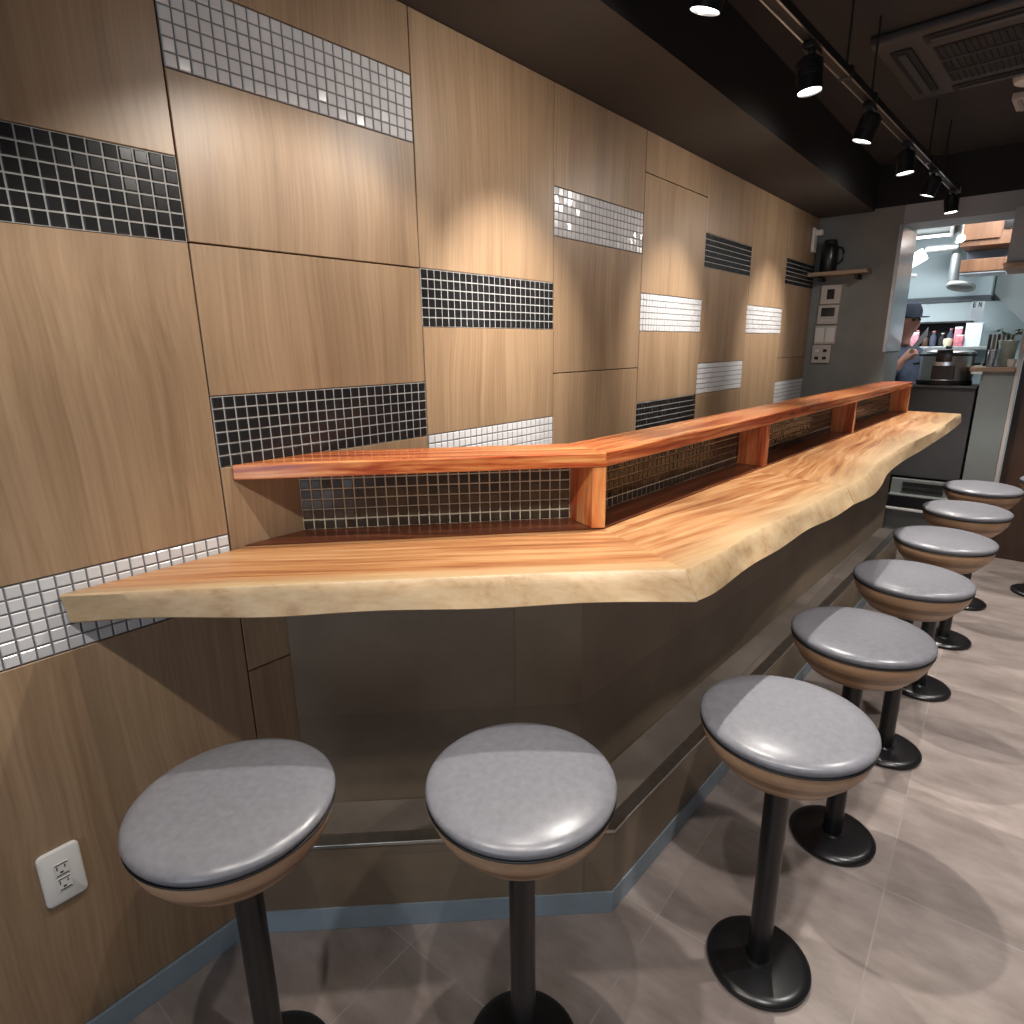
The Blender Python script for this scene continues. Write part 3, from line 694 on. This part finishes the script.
# grey end panel with its wooden cap
pw = empty('partition_pillar', (1.09, 4.55, 0), label='grey-green end panel pillar with a wooden cap beside the kitchen opening', cat='pillar')
bm = bmesh.new(); box(bm, (-.085, -.05, 0.001), (.085, .30, 1.238), .003); link('panel', bm, M['pillar'], pw)
bm = bmesh.new(); box(bm, (.0855, -.055, 0.001), (.108, -.02, 1.50), .003); link('corner_trim', bm, M['offwhite'], pw)
bm = bmesh.new(); box(bm, (-.15, -.07, 1.2385), (.085, .30, 1.266), .003); link('cap', bm, M['oak_shelf'], pw)
bm = bmesh.new(); box(bm, (-.14, -.074, 1.222), (-.08, -.0505, 1.238), .002); link('label_rail', bm, M['white'], pw)
bm = bmesh.new(); box(bm, (1.202, 4.56, 0.001), (1.95, 4.61, 2.05), .002); dd = struct('door_1', bm, M['brown_door'])
bm = bmesh.new(); tube(bm, [(1.28, 4.56, .96), (1.28, 4.51, .96), (1.38, 4.51, .96)], .008, 8); link('door_handle', bm, M['steel'], dd, True)
bm = bmesh.new(); box(bm, (1.95, 4.56, 0.001), (2.0, 4.61, 2.8)); box(bm, (1.2, 4.56, 2.05), (1.95, 4.61, 2.8)); struct('trim_6', bm, M['pillar'])
# things on the cap
ty = empty('menu_rack', (1.06, 4.73, 1.2665), label='dark slatted wooden menu rack standing on the pillar cap', cat='rack')
bm = bmesh.new(); box(bm, (-.07, -.04, .001), (.08, .05, .02), .002); link('base', bm, M['black_matte'], ty)
for k in range(6):
    bm = bmesh.new(); box(bm, (-.064+k*.024, -.03, .021), (-.050+k*.024, .045, .205), .001); link('slat', bm, M['brown_door'] if k % 2 == 0 else M['oak_shelf'], ty)
gj = empty('glass_jar', (1.048, 4.535, 1.2665), label='clear glass jar with striped sachets at the front of the pillar cap', cat='jar')
bm = bmesh.new(); lathe(bm, [(0, 0), (.028, 0), (.031, .004), (.032, .11), (.030, .11), (.029, .006), (0, .005)], 28); link('glass_wall', bm, M['glass'], gj, True)
for k in range(5):
    a = k*1.3; bm = bmesh.new(); box(bm, (-.002, -.007, 0), (.002, .007, .10), .0008)
    link('sachet', bm, M['paper'] if k % 2 else M['navy'], gj, loc=(.011*math.cos(a), .011*math.sin(a), .008), rot=(.12*math.sin(a), -.12*math.cos(a), a))
pp = empty('potted_plant', (1.112, 4.595, 1.2665), label='small dark-leaved plant in a pale green glazed pot on the pillar cap', cat='plant')
bm = bmesh.new(); lathe(bm, [(0, 0), (.036, 0), (.040, .01), (.050, .14), (.056, .165), (.052, .167), (.046, .15), (0, .148)], 32); pt_ = link('pot', bm, M['green_pot'], pp, True)
bm = bmesh.new(); lathe(bm, [(0, .1485), (.045, .1505), (0, .156)], 24); link('soil', bm, M['soil'], pp)
bm = bmesh.new(); bl = bmesh.new(); rp = random.Random(3)
for k in range(7):
    a = rp.uniform(0, 6.28); l = rp.uniform(.03, .085); tp = Vector((l*.75*math.cos(a), l*.75*math.sin(a), .155+l))
    tube(bm, [(0, 0, .152), (tp.x*.4, tp.y*.4, .155+l*.6), tp], .0018, 6)
    for q in range(5):
        b_ = rp.uniform(0, 6.28); ln = rp.uniform(.022, .036); dx, dy = math.cos(b_), math.sin(b_); z = tp.z - rp.uniform(0, .02)
        P = [(tp.x, tp.y, z), (tp.x+dx*ln*.5-dy*ln*.3, tp.y+dy*ln*.5+dx*ln*.3, z+.008), (tp.x+dx*ln, tp.y+dy*ln, z-.002), (tp.x+dx*ln*.5+dy*ln*.3, tp.y+dy*ln*.5-dx*ln*.3, z+.008)]
        vs = [bl.verts.new(p) for p in P]; vb = [bl.verts.new((p[0], p[1], p[2]-.0012)) for p in P]
        bl.faces.new(vs); bl.faces.new(vb[::-1])
        for i in range(4): bl.faces.new((vs[i], vs[(i+1) % 4], vb[(i+1) % 4], vb[i]))
link('stem', bm, M['leaf'], pp); link('foliage', bl, M['leaf'], pp)
wc = empty('white_cup', (1.148, 4.515, 1.2665), label='small white cup beside the corner trim on the pillar cap', cat='cup')
bm = bmesh.new(); lathe(bm, [(0, 0), (.016, 0), (.019, .006), (.026, .05), (.024, .05), (.017, .008), (0, .006)], 24); link('bowl', bm, M['white'], wc, True)
# overhead cupboards
oc = empty('overhead_cupboard', (.84, 5.45, 2.11), label='orange-brown wooden overhead cupboard in the kitchen, upper of the two wood bands', cat='cupboard')
bm = bmesh.new(); box(bm, (-.16, -.05, .002), (.165, .30, .30), .003); link('body', bm, M['cab_wood'], oc)
bm = bmesh.new(); box(bm, (-.158, -.068, .045), (.075, -.0505, .298), .002); link('door', bm, M['cab_wood'], oc)
bm = bmesh.new(); box(bm, (.085, -.060, .10), (.163, -.0505, .22), .002); link('dark_panel', bm, M['screen'], oc)
os_ = empty('overhead_shelf', (.84, 5.45, 1.93), label='lower wooden overhead shelf with an open slate-grey gap in the kitchen', cat='shelf')
bm = bmesh.new(); box(bm, (-.14, -.05, .002), (.14, .30, .09), .003); link('shelf_box', bm, M['cab_wood'], os_)
bm = bmesh.new(); box(bm, (-.14, .26, .0905), (.14, .30, .178), .002); link('back_board', bm, plain('slate_board', (.10, .12, .15), .5), os_)
bm = bmesh.new(); box(bm, (-.135, -.04, -.012), (.135, .28, .0015), .002); link('light_strip', bm, M['paper'], os_)
# range hood and its ducts
rh = empty('range_hood', (.25, 6.35, 1.77), label='wide pale blue-grey range hood across the kitchen back wall with a dark lower lip', cat='range hood')
bm = bmesh.new(); box(bm, (-.7, -.22, .03), (.62, .245, .80), .004); link('canopy', bm, M['kitchen_wall'], rh)
bm = bmesh.new(); box(bm, (-.7, -.235, 0), (.62, .245, .0295), .003); link('lip', bm, plain('dark_slate_lip', (.07, .085, .095), .5), rh)
sw_ = empty('sloped_duct_cover', (1.1, 6.45, 1.4), label='grey sloped duct cover right of the range hood', cat='duct cover')
bm = bmesh.new(); prism(bm, [(-.22, .42), (.03, .15), (.5, -.15), (.5, 1.399), (-.22, 1.399)], -.14, .14)
bmesh.ops.transform(bm, matrix=Matrix.Rotation(R(90), 4, 'X'), verts=bm.verts); link('cover', bm, plain('grey_duct_cover', (.20, .225, .225), .5), sw_)
dc = empty('exhaust_duct', (.66, 5.85, 1.86), label='galvanised vertical exhaust duct ending in a round ring below the kitchen ceiling', cat='duct')
bm = bmesh.new(); tube(bm, [(-.04, 0, .94), (-.04, 0, .02)], .038, 20); link('pipe', bm, M['duct'], dc, True)
bm = bmesh.new(); tube(bm, [(-.04, 0, .27), (-.04, -.06, .30), (-.25, -.06, .30)], .03, 16); link('branch_pipe', bm, M['duct'], dc, True)
bm = bmesh.new(); lathe(bm, [(.082, 0), (.098, -.012), (.105, 0), (.098, .016), (.082, .02), (.082, 0)], 40); lathe(bm, [(0, .019), (.083, .019)], 40, mi=1); link('ring', bm, [M['white'], M['duct']], dc, True, loc=(.02, 0, 0), rot=(R(-14), R(8), 0))
# fixture over the range
kl = empty('kitchen_ceiling_light', (.42, 5.75, 2.24), label='white box luminaire with two glowing tubes under the kitchen ceiling', cat='ceiling light')
bm = bmesh.new(); box(bm, (-.20, -.10, .03), (.17, .16, .55), .01); link('housing', bm, M['pillar'], kl)
for z, x in ((.075, -.01), (.0, .0)):
    bm = bmesh.new(); tube(bm, [(-.15+x, -.115, z), (.16+x, -.115, z)], .010, 12); link('tube', bm, M['tube'], kl, True)
bm = bmesh.new()
for x in (-.17, .165): box(bm, (x-.012, -.13, -.02), (x+.012, -.095, .10), .003)
link('end_holder', bm, M['white'], kl)
lt = empty('tilted_work_light', (.41, 5.35, 2.05), label='bright tilted cylindrical work light beside the steel lining', cat='lamp')
MR = Matrix.Rotation(R(-38), 4, 'Y')
bm = bmesh.new(); lathe(bm, [(0, -.07), (.042, -.07), (.046, -.06), (.046, .06), (.042, .07), (0, .07)], 28, M=Matrix.Rotation(R(60), 4, 'Y')); link('diffuser', bm, M['tube'], lt, True)
bm = bmesh.new(); lathe(bm, [(.030, -.13), (.055, -.13), (.058, -.12), (.055, -.11), (.030, -.11), (.030, -.13)], 28); link('shade_ring', bm, M['white'], lt, True, loc=(-.03, 0, 0))
bm = bmesh.new(); tube(bm, [(-.03, 0, .05), (-.03, .02, .2), (-.03, .02, .75)], .01, 8); link('hanger', bm, M['black_matte'], lt, True)
gb = empty('globe_lamp', (.722, 5.0, 2.125), label='small glowing globe lamp left of the wooden overhead cupboard', cat='lamp')
bm = bmesh.new(); lathe(bm, [(0, -.024), (.012, -.021), (.021, -.012), (.024, 0), (.021, .012), (.012, .021), (0, .024)], 24); link('globe', bm, plain('glowing_globe', (.9, .9, .9), .3, emit=(1, .98, .95), es=12), gb, True)
bm = bmesh.new(); tube(bm, [(0, 0, .02), (0, 0, .675)], .005, 8); link('cord', bm, M['white'], gb, True)
# back shelf with goods
ks = empty('kitchen_back_shelf', (.51, 6.45, 1.385), label='dark open shelf recess across the kitchen back wall under the hood', cat='shelf')
bm = bmesh.new(); box(bm, (-.22, .125, .0), (.24, .145, .22)); link('back', bm, M['screen'], ks)
bm = bmesh.new(); box(bm, (-.40, -.16, -.03), (.40, .145, -.001), .003); link('board', bm, M['duct'], ks)
bm = bmesh.new(); box(bm, (-.22, -.02, .205), (.24, .124, .22), .002); link('top_board', bm, M['black_matte'], ks)
rb_ = random.Random(5)
for k, (x, h, mname) in enumerate(((-.17, .15, 'dark_cloth'), (-.10, .11, 'brown_door'), (-.04, .14, 'navy'), (.03, .12, 'dark_cloth'), (.09, .16, 'navy'))):
    o = empty('sauce_bottle', (.51+x, 6.50, 1.3845), label=['dark bottle at the left end of the kitchen back shelf', 'short brown bottle on the kitchen back shelf', 'navy bottle in the middle of the kitchen back shelf', 'short dark bottle on the kitchen back shelf', 'tall navy bottle near the cream tub on the back shelf'][k], cat='bottle', group='bottles on the kitchen back shelf')
    bm = bmesh.new(); lathe(bm, [(0, 0), (.024, 0), (.026, .004), (.026, h*.62), (.011, h*.8), (.011, h*.92), (0, h*.92)], 20); link('body', bm, M[mname], o, True)
    bm = bmesh.new(); lathe(bm, [(0, h*.921), (.013, h*.921), (.013, h), (0, h)], 16); link('cap', bm, M['pink'] if k % 2 == 0 else M['white'], o, True)
o = empty('cream_tub', (.60, 6.37, 1.3845), label='round cream-coloured tub on the kitchen back shelf', cat='tub')
bm = bmesh.new(); lathe(bm, [(0, 0), (.026, 0), (.036, .03), (.036, .05), (0, .05)], 24); link('body', bm, M['cream'], o, True)
bm = bmesh.new(); lathe(bm, [(0, .0505), (.037, .0505), (.034, .066), (0, .074)], 24); link('lid', bm, M['cream'], o, True)
for k, (x, y, h, lab) in enumerate(((.665, 6.40, .17, 'tall pink patterned packet standing right of the cream tub'), (.69, 6.33, .10, 'low pink patterned packet in front of the tall one'), (.345, 6.36, .13, 'pink packet at the left of the back shelf beside the cook'))):
    o = empty('food_packet', (x, y, 1.3845), label=lab, cat='packet', group='pink packets on the back shelf')
    bm = bmesh.new(); box(bm, (-.028, -.018, 0), (.028, .018, h*.9), .008, seg=3); link('pouch', bm, M['pink'], o, True)
    bm = bmesh.new(); box(bm, (-.028, -.002, h*.9+.0003), (.028, .002, h), .001); link('seal', bm, M['paper'], o)
o = empty('paper_box', (.775, 6.40, 1.3845), label='large white box standing at the right end of the back shelf', cat='box')
bm = bmesh.new(); box(bm, (-.055, -.06, 0), (.065, .06, .185), .002); link('carton', bm, M['paper'], o)
bm = bmesh.new(); box(bm, (-.056, -.061, .1855), (.066, .061, .200), .002); link('lid', bm, M['paper'], o)
o = empty('wall_notice', (.785, 6.1, 1.74), label='small white notice with black characters by the hood corner', cat='notice')
o.location = (.80, 6.12, 1.70)
bm = bmesh.new(); box(bm, (-.05, -.004, -.10), (.04, 0, .05), .0005); link('sheet', bm, M['paper'], o)
bm = bmesh.new()
x = -.028
box(bm, (x-.010, -.0052, .004), (x-.004, -.0042, .044))
for z in (.004, .020, .036): box(bm, (x-.004, -.0052, z), (x+.010, -.0042, z+.008))
x = .010
box(bm, (x-.010, -.0052, .004), (x-.004, -.0042, .044)); box(bm, (x+.006, -.0052, .004), (x+.012, -.0042, .044))
for k in range(4): box(bm, (x-.004+k*.0025, -.0052, .030-k*.007), (x-.001+k*.0025, -.0042, .042-k*.007))
link('characters', bm, M['ink'], o)
# ------------------------------------------------------------------ the cook
def skin_mesh(name, J, E_, mats, parent=None, sub=2, root=0):
    me = bpy.data.meshes.new(name); me.from_pydata([j[:3] for j in J], E_, [])
    o = bpy.data.objects.new(name, me); C.objects.link(o)
    s = o.modifiers.new('skin', 'SKIN'); s.use_smooth_shade = True; s.branch_smoothing = .3
    sv = me.skin_vertices[0].data
    for v, j in zip(sv, J):
        r = j[3]; v.radius = (r, r) if not isinstance(r, tuple) else r
    sv[root].use_root = True
    b_ = o.modifiers.new('sub', 'SUBSURF'); b_.levels = sub; b_.render_levels = sub
    for m_ in mats: me.materials.append(m_)
    if parent: o.parent = parent
    return o
pz = empty('person', (.44, 5.14, 0), R(60), label='cook in navy cap and top behind the pass counter, raising a white-bladed knife', cat='person')
# local frame: the cook faces -y (turned to the right and towards the room)
H = [.0, .0]
J = []; Ed = []
def add(x, y, z, r, p=None):
    J.append((x, y, z, r)); i = len(J)-1
    if p is not None: Ed.append((p, i))
    return i
pel = add(0, 0, .90, .135); wa = add(0, -.005, 1.06, .120, pel); ch = add(0, 0, 1.24, .135, wa); nk0 = add(0, .012, 1.40, .075, ch); nk = add(0, .008, 1.455, .050, nk0)
jaw = add(0, -.015, 1.515, .068, nk); hm = add(0, -.008, 1.585, .088, jaw); ht = add(0, .005, 1.645, .080, hm); tp = add(0, .006, 1.69, .045, ht)
ns_ = add(0, -.118, 1.565, .011, hm)
for s in (-1, 1):
    add(s*.095, .01, 1.575, .014, hm)
    hp = add(s*.09, 0, .86, .095, pel); kn = add(s*.10, -.01, .49, .062, hp); an = add(s*.105, .015, .10, .040, kn); add(s*.11, -.06, .045, .036, an)
def arm(s, sh_, el, wr, hd_, aim, curl):
    a = add(*sh_, .062, nk0 if False else ch); b_ = add(*el, .044, a); c = add(*wr, .030, b_); p = add(*hd_, .034, c)
    P = Vector(hd_); d_ = Vector(aim).normalized(); side = d_.cross(Vector(curl)).normalized(); cu = Vector(curl).normalized()
    for k, (off, ln) in enumerate(((-.024, .060), (-.008, .070), (.008, .066), (.024, .052))):
        q0 = P + d_*.022 + side*off
        q1 = q0 + d_*ln*.45 + cu*.006; q2 = q1 + d_*ln*.12 + cu*ln*.36; q3 = q2 - d_*ln*.26 + cu*ln*.16
        i0 = add(*q0, .0100, p); i1 = add(*q1, .0090, i0); i2 = add(*q2, .0085, i1); add(*q3, .0075, i2)
    t0 = P - side*.030 + cu*.010; t1 = t0 + d_*.022 + cu*.024 - side*.006; t2 = t1 + d_*.016 + cu*.014 + side*.016
    i0 = add(*t0, .0115, p); i1 = add(*t1, .0100, i0); add(*t2, .0085, i1)
# raised hand position in the cook's frame
wl_ = Matrix.Translation((.44, 5.14, 0)) @ Matrix.Rotation(R(60), 4, 'Z'); inv = wl_.inverted()
hw = inv @ Vector((.515, 4.955, 1.345)); tipw = inv @ Vector((.625, 4.93, 1.515))
EL = (-.245, -.06, 1.10); WR = tuple(hw + (Vector(EL)-hw).normalized()*.062); PM = tuple(hw + (Vector(EL)-hw).normalized()*.014)
arm(-1, (-.165, .0, 1.345), EL, WR, PM, (.3, -.6, .55), (.8, .2, -.2))
arm(1, (.165, .0, 1.345), (.225, -.02, 1.09), (.20, -.09, .89), (.195, -.105, .85), (.0, -.25, -1), (-.9, -.2, .1))
body = skin_mesh('body', J, Ed, [M['skin']], pz)
ey = bmesh.new()
for s in (-1, 1): lathe(ey, [(0, -.010), (.008, -.006), (.010, 0), (.008, .006), (0, .010)], 12, c=(s*.032, -.086, 1.59))
link('eyes', ey, M['ink'], pz, True)
bm = bmesh.new(); box(bm, (-.022, -.090, 1.527), (.022, -.078, 1.534), .003); link('mouth', bm, M['pink'], pz, True)
bm = bmesh.new(); lathe(bm, [(.096, 1.605), (.104, 1.612), (.104, 1.66), (.085, 1.705), (.045, 1.725), (0, 1.728)], 32, c=(0, .004, 0)); bmesh.ops.solidify(bm, geom=bm.faces, thickness=.006)
prism(bm, [(-.07, -.085), (-.05, -.15), (0, -.165), (.05, -.15), (.07, -.085)], 1.606, 1.614, .002); link('cap', bm, M['navy'], pz, True)
bm = bmesh.new(); lathe(bm, [(.098, 1.52), (.103, 1.56), (.101, 1.604)], 32, c=(0, .016, 0))
for f in [f for f in bm.faces if f.calc_center_median().y < .02]: bm.faces.remove(f)
bmesh.ops.solidify(bm, geom=bm.faces, thickness=.01); link('hair', bm, M['hair'], pz, True)
SJ = [(0, 0, .88, .150), (0, -.005, 1.06, .136), (0, 0, 1.24, .150), (0, .012, 1.395, .085), (.165, 0, 1.345, .076), (.225, -.02, 1.09, .056), (-.165, 0, 1.345, .076), (*EL, .056), (*(Vector(EL).lerp(Vector(WR), .8)), .040), (.205, -.075, .93, .042)]
skin_mesh('shirt', SJ, [(0, 1), (1, 2), (2, 3), (2, 4), (4, 5), (2, 6), (6, 7), (7, 8), (5, 9)], [M['navy']], pz)
skin_mesh('trousers', [(0, 0, .93, .148), (.09, 0, .85, .108), (.10, -.01, .49, .076), (.105, .012, .12, .060), (-.09, 0, .85, .108), (-.10, -.01, .49, .076), (-.105, .012, .12, .060)], [(0, 1), (1, 2), (2, 3), (0, 4), (4, 5), (5, 6)], [M['dark_cloth']], pz)
bm = bmesh.new(); prism(bm, [(-.15, -.172), (.15, -.172), (.18, -.10), (.185, -.10), (.155, -.178), (-.155, -.178), (-.185, -.10), (-.18, -.10)], .55, 1.10); link('apron', bm, M['dark_cloth'], pz)
for s in (-1, 1):
    bm = bmesh.new(); box(bm, (s*.11-.045, -.15, .001), (s*.11+.045, .065, .075), .025, seg=3); link('shoe', bm, M['black_matte'], pz, True)
kn = empty('kitchen_knife', (.515, 4.955, 1.345), label='long white-bladed knife held up in the hand of the cook', cat='knife')
dv = Vector((.625, 4.93, 1.515)) - Vector((.515, 4.955, 1.345)); q = Vector((0, 0, 1)).rotation_difference(dv.normalized()); kn.rotation_mode = 'QUATERNION'; kn.rotation_quaternion = q
bm = bmesh.new(); tube(bm, [(0, 0, -.06), (0, 0, .045)], .010, 12); link('handle', bm, M['cream'], kn, True)
bm = bmesh.new(); prism(bm, [(-.014, -.002), (-.014, .002), (.018, .0008), (.018, -.0008)], .0455, .215); 
for v in bm.verts:
    if v.co.z > .2 and v.co.x > 0: v.co.z -= .05
link('blade', bm, M['paper'], kn)
# light of the kitchen
def area(name, loc, rot, sx, sy, e, col):
    d = bpy.data.lights.new(name, 'AREA'); d.shape = 'RECTANGLE'; d.size = sx; d.size_y = sy; d.energy = e; d.color = col
    o = bpy.data.objects.new(name, d); C.objects.link(o); o.location = loc; o.rotation_euler = rot; return o
area('kitchen_tube_light', (.42, 5.62, 2.20), (R(25), 0, 0), .32, .06, 4, (.93, .97, 1))
area('kitchen_fill_light', (1.2, 5.0, 2.5), (R(30), 0, 0), .9, .5, 26, (.90, .96, 1))  # unseen area light, added to brighten the kitchen
area('kitchen_fill_light', (.2, 4.95, 2.6), (R(25), 0, 0), .5, .4, 10, (.90, .96, 1))  # second unseen fill for the kitchen, no fixture belongs to it
area('hood_wall_fill', (.30, 6.12, 1.755), (R(35), 0, 0), .8, .06, 7, (.93, .97, 1))  # unseen lamp, added to brighten the back wall under the hood
# ------------------------------------------------------------------ cool fill light, added behind the camera as if from an entrance
d = bpy.data.lights.new('entrance_cool_fill', 'AREA'); d.shape = 'RECTANGLE'; d.size = 1.5; d.size_y = 1.8; d.energy = 27; d.color = (.78, .88, 1.0)
o = bpy.data.objects.new('entrance_cool_fill', d); C.objects.link(o); o.location = (1.5, -2.85, 1.2); o.rotation_euler = (R(90), 0, 0)
w = bpy.data.worlds.new('world'); bpy.context.scene.world = w; w.use_nodes = True
w.node_tree.nodes['Background'].inputs[0].default_value = (.9, .95, 1, 1); w.node_tree.nodes['Background'].inputs[1].default_value = .05
# ------------------------------------------------------------------ camera
cam = bpy.data.cameras.new('camera'); cam.sensor_width = 36; cam.sensor_fit = 'HORIZONTAL'; cam.lens = 612.425/1024*36; cam.clip_start = .02
co = bpy.data.objects.new('camera', cam); C.objects.link(co)
yw, pt, rl_ = R(40.5727), R(-15.1127), R(-.7623)
F = Vector((-math.sin(yw)*math.cos(pt), math.cos(yw)*math.cos(pt), math.sin(pt)))
Rt = Vector((math.cos(yw), math.sin(yw), 0)); U = Rt.cross(F)
R2 = Rt*math.cos(rl_) + U*math.sin(rl_); U2 = U*math.cos(rl_) - Rt*math.sin(rl_)
m3 = Matrix((R2, U2, -F)).transposed()
co.matrix_world = Matrix.Translation((1.3236, -.5796, 1.4338)) @ m3.to_4x4()
S = bpy.context.scene; S.camera = co
S.view_settings.view_transform = 'Standard'; S.view_settings.look = 'None'; S.view_settings.gamma = 1; S.view_settings.exposure = 0
S.view_settings.use_curve_mapping = False
